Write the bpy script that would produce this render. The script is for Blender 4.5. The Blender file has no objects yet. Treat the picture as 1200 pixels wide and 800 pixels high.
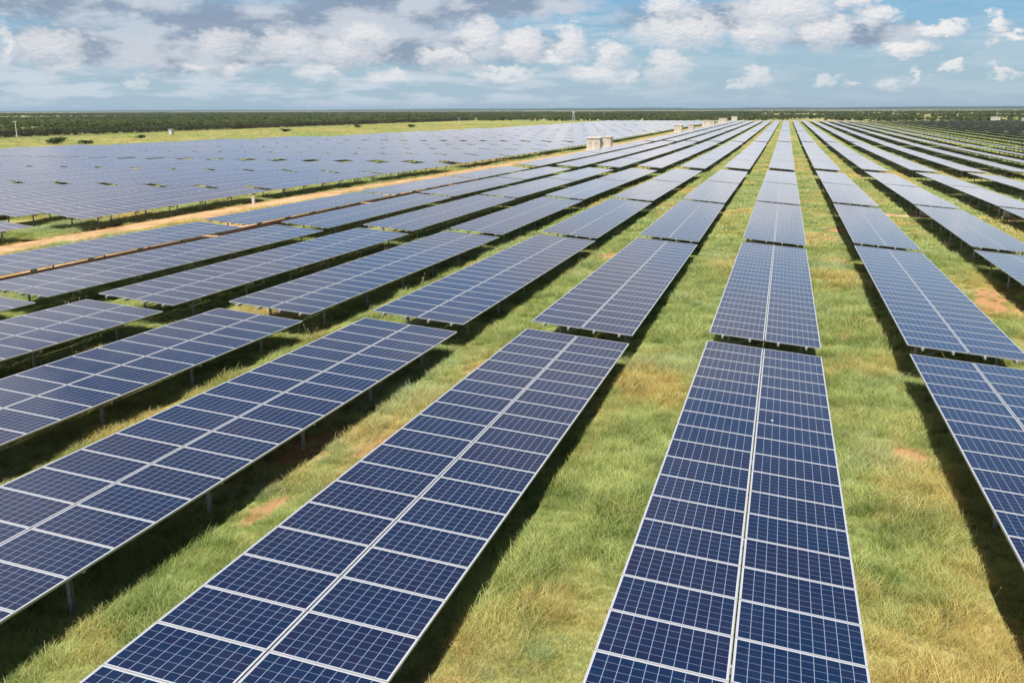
import bpy, math, random
import numpy as np
from mathutils import Matrix, Vector
R = math.radians
random.seed(7)
rng = np.random.default_rng(11)
S = bpy.context.scene
COL = S.collection

# ------------------------------------------------------------------ camera
CAMZ = 9.2                                   # height of the lens above the far plain
cam_d = bpy.data.cameras.new('camera')
cam_d.sensor_width = 36.0
F_PX = 1053.4
cam_d.lens = F_PX / 1200 * 36
cam_d.clip_start, cam_d.clip_end = 0.2, 60000
cam = bpy.data.objects.new('camera', cam_d)
COL.objects.link(cam)
YAW, PITCH, ROLL = R(-16.575), R(14.452), R(-0.191)
fw = Vector((math.sin(YAW)*math.cos(PITCH), math.cos(YAW)*math.cos(PITCH), -math.sin(PITCH)))
rt0 = fw.cross(Vector((0, 0, 1))).normalized()
up0 = rt0.cross(fw)
rt = math.cos(ROLL)*rt0 + math.sin(ROLL)*up0
up = -math.sin(ROLL)*rt0 + math.cos(ROLL)*up0
cam.matrix_world = Matrix(((rt.x, up.x, -fw.x, 0), (rt.y, up.y, -fw.y, 0), (rt.z, up.z, -fw.z, CAMZ), (0, 0, 0, 1)))
S.camera = cam
S.render.resolution_x, S.render.resolution_y = 1024, 682

# ------------------------------------------------------------------ colour management and light
S.view_settings.view_transform = 'Standard'
S.view_settings.look = 'None'
S.view_settings.gamma = 1
S.view_settings.use_curve_mapping = False
S.view_settings.exposure = 0.5
S.render.engine = 'CYCLES'
S.cycles.max_bounces = 6
S.cycles.volume_bounces = 0
S.cycles.transparent_max_bounces = 8
S.cycles.use_denoising = True

SUN_EL, SUN_AZ = R(74), R(171)               # azimuth measured clockwise from +Y
sun_d = bpy.data.lights.new('sun', 'SUN')
sun_d.energy = 5.0
sun_d.angle = R(0.5)
sun_d.color = (1.0, 0.955, 0.89)
sun = bpy.data.objects.new('sun', sun_d)
COL.objects.link(sun)
sdir = Vector((math.cos(SUN_EL)*math.sin(SUN_AZ), math.cos(SUN_EL)*math.cos(SUN_AZ), math.sin(SUN_EL)))
sun.rotation_euler = sdir.to_track_quat('Z', 'Y').to_euler()
sun.location = (0, 0, 60)

# ------------------------------------------------------------------ node helpers
class NT:
    def __init__(s, tree): s.t = tree; s.n = tree.nodes; s.l = tree.links
    def node(s, typ, **kw):
        n = s.n.new(typ)
        for k, v in kw.items(): setattr(n, k, v)
        return n
    def put(s, sock, v):
        if isinstance(v, bpy.types.NodeSocket): s.l.new(v, sock)
        elif v is not None: sock.default_value = v
    def math(s, op, a, b=None, c=None, clamp=False):
        n = s.node('ShaderNodeMath', operation=op); n.use_clamp = clamp
        s.put(n.inputs[0], a)
        if b is not None: s.put(n.inputs[1], b)
        if c is not None: s.put(n.inputs[2], c)
        return n.outputs[0]
    def vmath(s, op, a, b=None, c=None):
        n = s.node('ShaderNodeVectorMath', operation=op)
        s.put(n.inputs[0], a)
        if b is not None: s.put(n.inputs[1], b)
        if c is not None: s.put(n.inputs[2], c)
        return n.outputs['Value'] if op in ('LENGTH', 'DOT_PRODUCT', 'DISTANCE') else n.outputs[0]
    def mix(s, f, a, b):
        n = s.node('ShaderNodeMix', data_type='RGBA')
        s.put(n.inputs[0], f); s.put(n.inputs[6], a); s.put(n.inputs[7], b)
        return n.outputs[2]
    def ramp(s, v, lo, hi, a=0.0, b=1.0, smooth=True):
        n = s.node('ShaderNodeMapRange', interpolation_type='SMOOTHSTEP' if smooth else 'LINEAR')
        n.clamp = True
        s.put(n.inputs[0], v); s.put(n.inputs[1], lo); s.put(n.inputs[2], hi); s.put(n.inputs[3], a); s.put(n.inputs[4], b)
        return n.outputs[0]
    def noise(s, vec, scale, detail=4, rough=0.55, dim='3D', dist=0.0):
        n = s.node('ShaderNodeTexNoise', noise_dimensions=dim)
        if vec is not None: s.put(n.inputs['Vector'], vec)
        n.inputs['Scale'].default_value = scale
        n.inputs['Detail'].default_value = detail
        n.inputs['Roughness'].default_value = rough
        n.inputs['Distortion'].default_value = dist
        return n.outputs[0]
    def comb(s, x, y, z=0.0):
        n = s.node('ShaderNodeCombineXYZ'); s.put(n.inputs[0], x); s.put(n.inputs[1], y); s.put(n.inputs[2], z)
        return n.outputs[0]
    def sep(s, v):
        n = s.node('ShaderNodeSeparateXYZ'); s.put(n.inputs[0], v); return n.outputs

def rgb(r, g, b): return (r, g, b, 1.0)

def new_mat(name):
    m = bpy.data.materials.new(name); m.use_nodes = True
    t = NT(m.node_tree)
    bs = t.n['Principled BSDF']
    return m, t, bs

# ------------------------------------------------------------------ world: Nishita sky with cumulus
CUMULUS = [(-42.54, 3.39, 2.04, 0.97), (-42.13, 2.55, 1.2, 0.54), (-34.89, 2.28, 0.94, 0.47), (-33.13, 2.3, 0.77, 0.43), (-38.4, 1.6, 0.63, 0.28), (-33.49, 3.81, 1.62, 1.03), (-29.99, 3.62, 2.07, 0.86), (-26.03, 3.32, 2.28, 0.97), (-24.05, 1.85, 1.34, 0.4), (-28.09, 2.19, 1.51, 0.59), (-44.67, 3.33, 0.49, 1.12), (-18.58, 4.22, 1.24, 1.26), (-15.74, 3.68, 1.35, 0.98), (-13.0, 3.81, 1.03, 1.17), (-13.66, 2.93, 1.55, 0.59), (-10.52, 3.1, 0.92, 1.17), (-9.35, 1.81, 0.62, 0.59), (-7.12, 2.38, 1.41, 1.37), (-20.67, 3.05, 1.76, 0.69), (-25.24, 4.01, 1.73, 0.96), (-17.04, 2.05, 2.09, 0.4), (-11.32, 2.02, 2.06, 0.5), (-6.31, 4.5, 3.06, 1.14), (-7.06, 5.85, 1.49, 0.94), (-1.87, 4.23, 1.92, 0.94), (-0.53, 5.59, 2.89, 1.01), (1.82, 4.23, 1.66, 1.01), (4.39, 5.06, 1.33, 0.63), (3.15, 5.82, 1.26, 0.54), (6.29, 3.23, 1.57, 0.5), (7.71, 4.22, 1.44, 0.4), (10.48, 4.42, 0.49, 0.69), (11.22, 3.65, 0.96, 0.3), (-2.0, 1.69, 0.97, 0.68), (-2.77, 1.31, 0.79, 0.39), (2.04, 1.5, 0.84, 0.38), (3.53, 1.48, 0.41, 0.28), (5.59, 1.36, 0.89, 0.42), (6.84, 1.71, 0.35, 0.46), (8.52, 2.23, 0.6, 0.27), (10.99, 1.77, 0.81, 0.31)]
DECK = [(-41.87, 5.75, 8.45, 0.86), (-30.16, 4.81, 9.53, 1.22), (-23.14, 5.85, 6.12, 1.23), (-18.5, 6.2, 5.2, 0.95), (-14.5, 6.1, 2.6, 0.55), (-37.76, 3.5, 7.04, 1.09), (-35.07, 2.85, 4.79, 0.66), (-22.71, 3.68, 7.74, 0.97), (-3.86, 5.2, 5.26, 0.7), (3.3, 4.09, 4.0, 0.55)]

def field_group(name, ells, grow=1.0):
    g = bpy.data.node_groups.new(name, 'ShaderNodeTree')
    g.interface.new_socket('q', in_out='INPUT', socket_type='NodeSocketVector')
    g.interface.new_socket('d', in_out='OUTPUT', socket_type='NodeSocketFloat')
    t = NT(g)
    q = t.node('NodeGroupInput').outputs[0]
    d = None
    for a, e, ra, re in ells:
        ra, re = ra*grow, re*grow
        v = t.vmath('MULTIPLY_ADD', q, (1/ra, 1/re, 0), (-a/ra, -e/re, 0))
        l = t.vmath('LENGTH', v)
        if d is None: d = l
        else:
            n = t.node('ShaderNodeMath', operation='SMOOTH_MIN')
            t.put(n.inputs[0], d); t.put(n.inputs[1], l); n.inputs[2].default_value = 0.12
            d = n.outputs[0]
    o = t.node('NodeGroupOutput'); t.l.new(d, o.inputs[0])
    return g

W = bpy.data.worlds.new('World'); S.world = W; W.use_nodes = True
t = NT(W.node_tree)
bg = t.n['Background']
sky = t.node('ShaderNodeTexSky', sky_type='NISHITA')
sky.sun_disc = False
sky.sun_elevation = SUN_EL
sky.sun_rotation = SUN_AZ
sky.altitude = 100; sky.air_density = 1.0; sky.dust_density = 1.2; sky.ozone_density = 2.0
dirv = t.node('ShaderNodeTexCoord').outputs['Generated']
x, y, z = t.sep(dirv)[:3]
az = t.math('MULTIPLY', t.math('ARCTAN2', x, y), 57.2958)
el = t.math('MULTIPLY', t.math('ARCSINE', z), 57.2958)
q0 = t.comb(az, el)
# billowing edges: the lookup is pushed about by fractal noise
nv = t.vmath('MULTIPLY', q0, (0.55, 1.15, 0))
w1 = t.node('ShaderNodeTexNoise', noise_dimensions='2D'); t.put(w1.inputs['Vector'], nv)
w1.inputs['Scale'].default_value = 1.15; w1.inputs['Detail'].default_value = 9; w1.inputs['Roughness'].default_value = 0.62
warp = t.vmath('SUBTRACT', w1.outputs['Color'], (0.5, 0.5, 0.5))
q = t.vmath('MULTIPLY_ADD', warp, (2.2, 1.5, 0), q0)
gc = field_group('cumulus_field', CUMULUS, 1.12)
def field(g, v):
    n = t.node('ShaderNodeGroup'); n.node_tree = g; t.put(n.inputs[0], v); return n.outputs[0]
dc = field(gc, q)
dcu = field(gc, t.vmath('ADD', q, (-0.25, 0.42, 0)))
detail = t.noise(nv, 4.2, 8, 0.62, '2D')
detail2 = t.noise(t.vmath('ADD', nv, (-0.03, 0.08, 0)), 4.2, 8, 0.62, '2D')
edge = t.math('MULTIPLY_ADD', detail, 0.95, t.math('SUBTRACT', dc, 0.08))
a_c = t.ramp(edge, 1.52, 0.88)
lit = t.math('MULTIPLY_ADD', t.math('SUBTRACT', dcu, dc), 0.75, 0.50)
lit = t.math('MULTIPLY_ADD', t.math('SUBTRACT', detail, detail2), 1.2, lit, clamp=True)
gd = field_group('deck_field', DECK)
qd = t.vmath('MULTIPLY_ADD', warp, (3.0, 1.5, 0), q0)
dd = field(gd, qd)
a_d = t.ramp(t.math('MULTIPLY_ADD', detail, 0.6, dd), 2.05, 0.85)
dn = t.noise(t.vmath('MULTIPLY', q0, (0.20, 0.52, 0)), 1.0, 8, 0.60, '2D', 0.0)
# clouds elsewhere round the sky, unseen, in perspective, toned to shape panel reflections
pz = t.math('MAXIMUM', z, 0.02)
pp = t.comb(t.math('DIVIDE', x, pz), t.math('DIVIDE', y, pz))
gn = t.noise(pp, 0.55, 8, 0.6, '2D')
gn2 = t.noise(t.vmath('ADD', pp, (0.10, 0.10, 0)), 0.55, 6, 0.6, '2D')
a_g = t.math('MULTIPLY', t.ramp(gn, 0.40, 0.56), t.ramp(el, 6.2, 9.0))
a_g = t.math('MULTIPLY', a_g, t.math('MAXIMUM', t.ramp(el, 30.0, 15.0, 0.25, 1.0), t.ramp(az, -32.0, -46.0)))
lit_g = t.math('MULTIPLY_ADD', t.math('SUBTRACT', gn, gn2), 3.0, 0.62, clamp=True)
# a pale veil of far small clouds near the horizon, denser to the left
veil = t.noise(t.vmath('MULTIPLY', q0, (0.22, 1.3, 0)), 1.0, 8, 0.6, '2D')
a_v = t.math('MULTIPLY', t.ramp(veil, 0.42, 0.62), t.ramp(el, -0.4, 0.9))
a_v = t.math('MULTIPLY', a_v, t.ramp(el, 7.0, 4.0))
a_v = t.math('MULTIPLY', a_v, t.ramp(az, -2.0, -22.0, 0.30, 0.95))
SK = 1.0
skyc = t.vmath('MULTIPLY', sky.outputs[0], (0.44*SK, 0.70*SK, 0.90*SK))
# K: one unit of displayed white before the background strength
K = 10.0
def kc(r, g, b): return rgb(r*K, g*K, b*K)
hi = t.ramp(el, 8.0, 26.0, 1.0, 0.36)  # unseen upper sky dimmed to deepen the shade under the tables
skyc = t.vmath('MULTIPLY', skyc, t.comb(hi, hi, hi))
haze_c = kc(0.325, 0.420, 0.500)
low = t.ramp(el, 7.5, 0.0)
skyc = t.mix(t.math('MULTIPLY', low, 0.80), skyc, haze_c)
base = t.mix(a_v, skyc, kc(0.43, 0.485, 0.54))
deck_c = t.mix(t.ramp(dn, 0.40, 0.60), kc(0.195, 0.245, 0.325), kc(0.42, 0.450, 0.50))
base = t.mix(t.math('MULTIPLY', a_d, 0.92), base, deck_c)
cum_c = t.mix(lit, kc(0.37, 0.415, 0.475), kc(0.66, 0.64, 0.63))
far_f = t.ramp(el, 0.6, 3.4, 0.40, 0.90)
left_f = t.ramp(az, -12.0, -30.0, 1.0, 0.75)
base = t.mix(t.math('MULTIPLY', t.math('MULTIPLY', a_c, far_f), left_f), base, cum_c)
gen_c = t.mix(lit_g, kc(0.17, 0.18, 0.22), kc(0.36, 0.35, 0.37))
gen_b = t.mix(lit_g, kc(0.46, 0.45, 0.48), kc(0.72, 0.69, 0.69))
gen_c = t.mix(t.math('MULTIPLY', t.ramp(az, -32.0, -46.0), t.ramp(el, 42.0, 24.0)), gen_c, gen_b)  # unseen clouds to the left brightened to whiten the left field's panels
gen_c = t.vmath('MULTIPLY', gen_c, t.comb(t.ramp(el, 20.0, 50.0, 1.0, 0.6), t.ramp(el, 20.0, 50.0, 1.0, 0.6), t.ramp(el, 20.0, 50.0, 1.0, 0.62)))
base = t.mix(t.math('MULTIPLY', a_g, 0.9), base, gen_c)
t.l.new(base, bg.inputs[0])
bg.inputs[1].default_value = 0.1
W.cycles.sampling_method = 'MANUAL'
W.cycles.sample_map_resolution = 1024

# ------------------------------------------------------------------ ground shape
PITCH_X = 5.68
def zt(yy):   # height of a table's middle line above the plain, by distance along the rows
    return CAMZ + np.interp(yy, [-30, 27, 50, 73, 96, 118, 168, 213, 300], [-6.70, -6.87, -7.0, -7.05, -7.22, -7.48, -7.76, -7.95, -7.98])
TH = 0.92     # table middle above the ground
def gz(xx, yy):
    xx = np.asarray(xx, float); yy = np.asarray(yy, float)
    b = np.maximum(zt(yy) - TH, 0.0)
    lb = np.clip((-41 - xx)/5, 0, 1) * np.clip((xx + 190)/30, 0, 1)
    return b - 0.20*lb*np.clip((660 - yy)/60, 0, 1)

def lattice(n, seed):
    return np.random.default_rng(seed).random((n, n))
LAT = [lattice(256, s) for s in (3, 5, 8, 13, 21)]
def vnoise(xx, yy, scale, k):
    X = np.asarray(xx)/scale + 1000; Y = np.asarray(yy)/scale + 1000
    i = np.floor(X).astype(int); j = np.floor(Y).astype(int)
    u = X - i; v = Y - j; u = u*u*(3 - 2*u); v = v*v*(3 - 2*v)
    L = LAT[k]; n = 256
    a = L[i % n, j % n]; b = L[(i+1) % n, j % n]; c = L[i % n, (j+1) % n]; d = L[(i+1) % n, (j+1) % n]
    return (a*(1-u) + b*u)*(1-v) + (c*(1-u) + d*u)*v
def fbm(xx, yy, s, k=0):
    return (vnoise(xx, yy, s, k)*0.5 + vnoise(xx, yy, s/2.1, (k+1) % 5)*0.28 + vnoise(xx, yy, s/4.3, (k+2) % 5)*0.22)
# sandy tracks: (x0, x1, y centre function, half width) handled as polylines
TRACKS = [
    ('service_track', [(-42.5, -20), (-43.6, 20), (-44.1, 45), (-43.7, 80), (-43.0, 130), (-41.6, 180), (-40.8, 240), (-40.5, 400), (-39.6, 700)], 2.0),
    
    ('soil_strip', [(5.6, 75.3), (9.0, 74.8), (13, 74.6), (22, 74.2), (40, 74.0)], 1.0),
    ('soil_strip', [(-36.5, 16), (-35.2, 27), (-34.8, 33), (-34.9, 45), (-35.2, 60), (-35.4, 78), (-36.5, 105)], 2.5),
    ('perimeter_track', [(-170, 705), (0, 705), (300, 705)], 6.0),
]
def track_dist(xx, yy):
    xx = np.asarray(xx, float); yy = np.asarray(yy, float)
    best = np.full(xx.shape, 1e9)
    for _, pts, hw in TRACKS:
        for (x0, y0), (x1, y1) in zip(pts[:-1], pts[1:]):
            dx, dy = x1-x0, y1-y0
            tt = np.clip(((xx-x0)*dx + (yy-y0)*dy)/(dx*dx+dy*dy), 0, 1)
            best = np.minimum(best, np.hypot(xx-x0-tt*dx, yy-y0-tt*dy) - hw)
    return best
SOIL_SPOTS = [(3.1, 21.2, 0.7, 1.0), (4.0, 26.6, 0.7, 0.35), (-7.9, 28.2, 1.0, 0.8), (-8.3, 25.4, 0.8, 1.6), (-9.0, 18.5, 0.5, 2.2), (-9.4, 14.5, .5, 1.5), (2.5, 33.0, 0.5, 0.8), (4.3, 17.3, .3, 1.2), (3.1, 60, .8, 1.5), (8.2, 64, .6, .5)]
def bare(xx, yy):
    b = np.clip((fbm(xx, yy, 4.5, 1) - 0.70)*9, 0, 1)*0.8
    for sx, sy, rx, ry in SOIL_SPOTS:
        r = np.hypot((xx-sx)/rx, (yy-sy)/ry) + (fbm(xx, yy, 0.9, 3) - 0.5)*1.3
        b = np.maximum(b, np.clip((1.05 - r)*1.2, 0, 0.72))
    tr = track_dist(xx, yy) + (fbm(xx, yy, 1.6, 2) - 0.5)*2.0
    return np.maximum(b, np.clip(0.5 - tr*0.9, 0, 1))
def dry(xx, yy):
    v = fbm(xx, yy*0.7, 6.0, 0)*0.75 + fbm(xx, yy, 1.6, 4)*0.25
    yel = np.clip((np.interp(yy, [0, 160, 212, 275, 420, 660], [-159, -159, -155, -140, -129, -129]) - np.asarray(xx, float))/8, 0, 1)       # the yellow strip before the fence
    xs = np.asarray(xx, float)
    near_road = np.clip(1 - np.abs(xs + 40)/6, 0, 1)*0.35
    k_ = np.abs((xs + 0.2)/PITCH_X - np.round((xs + 0.2)/PITCH_X))*PITCH_X       # straw held back under the tables, painting their shade darker
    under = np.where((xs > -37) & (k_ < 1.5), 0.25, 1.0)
    far_green = 1 - 0.5*np.clip((xs - 20)/25, 0, 1)
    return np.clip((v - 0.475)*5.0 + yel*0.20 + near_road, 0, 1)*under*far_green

# ------------------------------------------------------------------ mesh helpers
class MB:
    """collects boxes and sheets, with uv and material slots, into one mesh"""
    def __init__(s): s.v = []; s.f = []; s.m = []; s.uv = []
    def face(s, pts, m=0, uv=None):
        b = len(s.v); s.v += [tuple(p) for p in pts]; s.f.append(tuple(range(b, b+len(pts)))); s.m.append(m)
        s.uv += list(uv) if uv else [(-1.0, -1.0)]*len(pts)
    def box(s, lo, hi, m=0, M=None):
        x0, y0, z0 = lo; x1, y1, z1 = hi
        c = [(x0,y0,z0),(x1,y0,z0),(x1,y1,z0),(x0,y1,z0),(x0,y0,z1),(x1,y0,z1),(x1,y1,z1),(x0,y1,z1)]
        if M is not None: c = [tuple(M @ Vector(p)) for p in c]
        b = len(s.v); s.v += c
        for q in ((3,2,1,0),(4,5,6,7),(0,1,5,4),(1,2,6,5),(2,3,7,6),(3,0,4,7)):
            s.f.append(tuple(b+i for i in q)); s.m.append(m); s.uv += [(-1.0, -1.0)]*4
    def bar(s, p, q, w, h, m=0):
        p = Vector(p); q = Vector(q); d = q - p; L = d.length
        M = Matrix.Translation(p) @ d.to_track_quat('Y', 'Z').to_matrix().to_4x4()
        s.box((-w/2, 0, -h/2), (w/2, L, h/2), m, M)
    def cyl(s, p, q, r0, r1, n=8, m=0):
        p = Vector(p); q = Vector(q); Q = (q-p).to_track_quat('Z', 'Y')
        b = len(s.v)
        for c, r in ((p, r0), (q, r1)):
            for i in range(n):
                a = 2*math.pi*i/n; s.v.append(tuple(c + Q @ Vector((math.cos(a)*r, math.sin(a)*r, 0))))
        for i in range(n):
            j = (i+1) % n; s.f.append((b+i, b+j, b+n+j, b+n+i)); s.m.append(m); s.uv += [(-1, -1)]*4
        s.f.append(tuple(b+n-1-i for i in range(n))); s.m.append(m); s.uv += [(-1, -1)]*n
        s.f.append(tuple(b+n+i for i in range(n))); s.m.append(m); s.uv += [(-1, -1)]*n
    def mesh(s, name, mats):
        me = bpy.data.meshes.new(name)
        me.from_pydata(s.v, [], s.f)
        for mm in mats: me.materials.append(mm)
        if len(mats) > 1: me.polygons.foreach_set('material_index', s.m)
        ul = me.uv_layers.new(name='UVMap')
        ul.data.foreach_set('uv', np.array(s.uv, 'f').ravel())
        me.update()
        return me

def obj(name, me, parent=None, loc=(0, 0, 0), rot=(0, 0, 0), **props):
    o = bpy.data.objects.new(name, me); COL.objects.link(o)
    o.location = loc; o.rotation_euler = rot
    if parent is not None: o.parent = parent
    for k, v in props.items(): o[k] = v
    return o
def thing(name, label, cat, loc, rot=(0, 0, 0), group=None):
    o = obj(name, None, None, loc, rot, label=label, category=cat)
    if group: o['group'] = group
    return o
def copy_tree(o, parent=None):
    c = o.copy(); COL.objects.link(c)
    if parent is not None: c.parent = parent
    for ch in KIDS.get(o.name, ()): copy_tree(ch, c)
    return c
KIDS = {}
def kids_of(root):
    KIDS.clear()
    for o in bpy.data.objects:
        if o.parent: KIDS.setdefault(o.parent.name, []).append(o)

# ------------------------------------------------------------------ materials
def meadow_colour(t, inst):
    """green, straw and orange soil, the same for ground and blades"""
    at = 'INSTANCER' if inst else 'GEOMETRY'
    def attr(nm):
        n = t.node('ShaderNodeAttribute', attribute_type=at, attribute_name=nm); return n.outputs['Fac']
    pos = t.node('ShaderNodeNewGeometry').outputs['Position']
    n1 = t.ramp(t.noise(pos, 0.8, 6, 0.65), 0.36, 0.64)
    n2 = t.noise(pos, 0.13, 4, 0.6)
    return attr('dry'), attr('bare'), n1, n2, pos

def ground_mat():
    m, t, bs = new_mat('meadow_ground')
    d, b, n1, n2, pos = meadow_colour(t, False)
    px, py, pz_ = t.sep(pos)[:3]
    f = t.noise(pos, 6.0, 6, 0.7)
    fine = t.noise(t.vmath('MULTIPLY', pos, (1, 0.35, 1)), 28.0, 3, 0.7)
    green = t.mix(n1, rgb(0.115, 0.165, 0.030), rgb(0.275, 0.320, 0.110))
    straw = t.mix(f, rgb(0.38, 0.28, 0.085), rgb(0.54, 0.40, 0.17))
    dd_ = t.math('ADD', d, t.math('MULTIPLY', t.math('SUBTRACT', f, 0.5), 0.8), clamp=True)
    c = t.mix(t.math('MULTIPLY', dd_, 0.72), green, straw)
    dark = t.ramp(fine, 0.35, 0.62, 0.62, 1.12)
    c = t.vmath('MULTIPLY', c, t.comb(dark, dark, dark))
    soil = t.mix(f, rgb(0.36, 0.17, 0.075), rgb(0.52, 0.30, 0.16))
    bb = t.ramp(t.math('ADD', b, t.math('MULTIPLY', t.math('SUBTRACT', f, 0.5), 1.3)), 0.34, 0.72)
    c = t.mix(bb, c, soil)
    # beyond the field: scrub plain, mottled dark green and olive
    far1 = t.noise(pos, 0.010, 9, 0.68)
    far2 = t.noise(pos, 0.0015, 5, 0.6)
    scrub = t.mix(t.ramp(far1, 0.40, 0.60), rgb(0.08, 0.11, 0.030), rgb(0.36, 0.33, 0.14))
    scrub = t.mix(t.ramp(far2, 0.52, 0.66), scrub, rgb(0.17, 0.18, 0.065))
    mask = t.math('MAXIMUM', t.ramp(py, 712, 730), t.ramp(px, -258, -266))
    c = t.mix(mask, c, scrub)
    t.l.new(c, bs.inputs['Base Color'])
    bs.inputs['Roughness'].default_value = 0.95
    bs.inputs['Specular IOR Level'].default_value = 0.1
    bmp = t.node('ShaderNodeBump'); bmp.inputs['Strength'].default_value = 0.7; bmp.inputs['Distance'].default_value = 0.12
    t.l.new(t.noise(pos, 9.0, 6, 0.75), bmp.inputs['Height']); t.l.new(bmp.outputs[0], bs.inputs['Normal'])
    return m

def blade_mat():
    m, t, bs = new_mat('grass_blades')
    d, b, n1, n2, pos = meadow_colour(t, True)
    rnd = t.node('ShaderNodeObjectInfo').outputs['Random']
    isl = t.node('ShaderNodeNewGeometry').outputs['Random Per Island']
    green = t.mix(n1, rgb(0.200, 0.290, 0.040), rgb(0.490, 0.560, 0.165))
    green = t.mix(t.ramp(isl, 0.0, 1.0, 0, 0.5), green, rgb(0.52, 0.58, 0.37))
    green = t.mix(t.ramp(n2, 0.50, 0.62, 0.0, 0.45), green, rgb(0.48, 0.58, 0.37))
    straw = t.mix(isl, rgb(0.60, 0.42, 0.12), rgb(0.80, 0.62, 0.28))
    dd_ = t.math('ADD', d, t.math('MULTIPLY', t.math('SUBTRACT', rnd, 0.5), 0.75), clamp=True)
    dd_ = t.math('MAXIMUM', t.math('MULTIPLY', dd_, 0.8), t.math('MULTIPLY', b, 0.6))
    c = t.mix(dd_, green, straw)
    t.l.new(c, bs.inputs['Base Color'])
    bs.inputs['Roughness'].default_value = 0.6
    bs.inputs['Specular IOR Level'].default_value = 0.25
    tr = t.node('ShaderNodeBsdfTranslucent'); t.l.new(c, tr.inputs[0])
    mx = t.node('ShaderNodeMixShader'); mx.inputs[0].default_value = 0.35
    t.l.new(bs.outputs[0], mx.inputs[1]); t.l.new(tr.outputs[0], mx.inputs[2])
    t.l.new(mx.outputs[0], t.n['Material Output'].inputs[0])
    return m

def sand_mat():
    m, t, bs = new_mat('orange_sand')
    pos = t.node('ShaderNodeNewGeometry').outputs['Position']
    a = t.noise(pos, 0.5, 6, 0.65); b = t.noise(pos, 7, 6, 0.7)
    c = t.mix(t.ramp(a, 0.35, 0.65), rgb(0.38, 0.19, 0.090), rgb(0.60, 0.355, 0.195))
    c = t.mix(t.math('MULTIPLY', t.ramp(b, 0.42, 0.62, 0.1, 0.8), t.ramp(a, 0.62, 0.42, 0.25, 1.0)), c, rgb(0.25, 0.22, 0.075))
    t.l.new(c, bs.inputs['Base Color']); bs.inputs['Roughness'].default_value = 0.95
    bmp = t.node('ShaderNodeBump'); bmp.inputs['Strength'].default_value = 0.5; bmp.inputs['Distance'].default_value = 0.06
    t.l.new(b, bmp.inputs['Height']); t.l.new(bmp.outputs[0], bs.inputs['Normal'])
    return m

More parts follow.
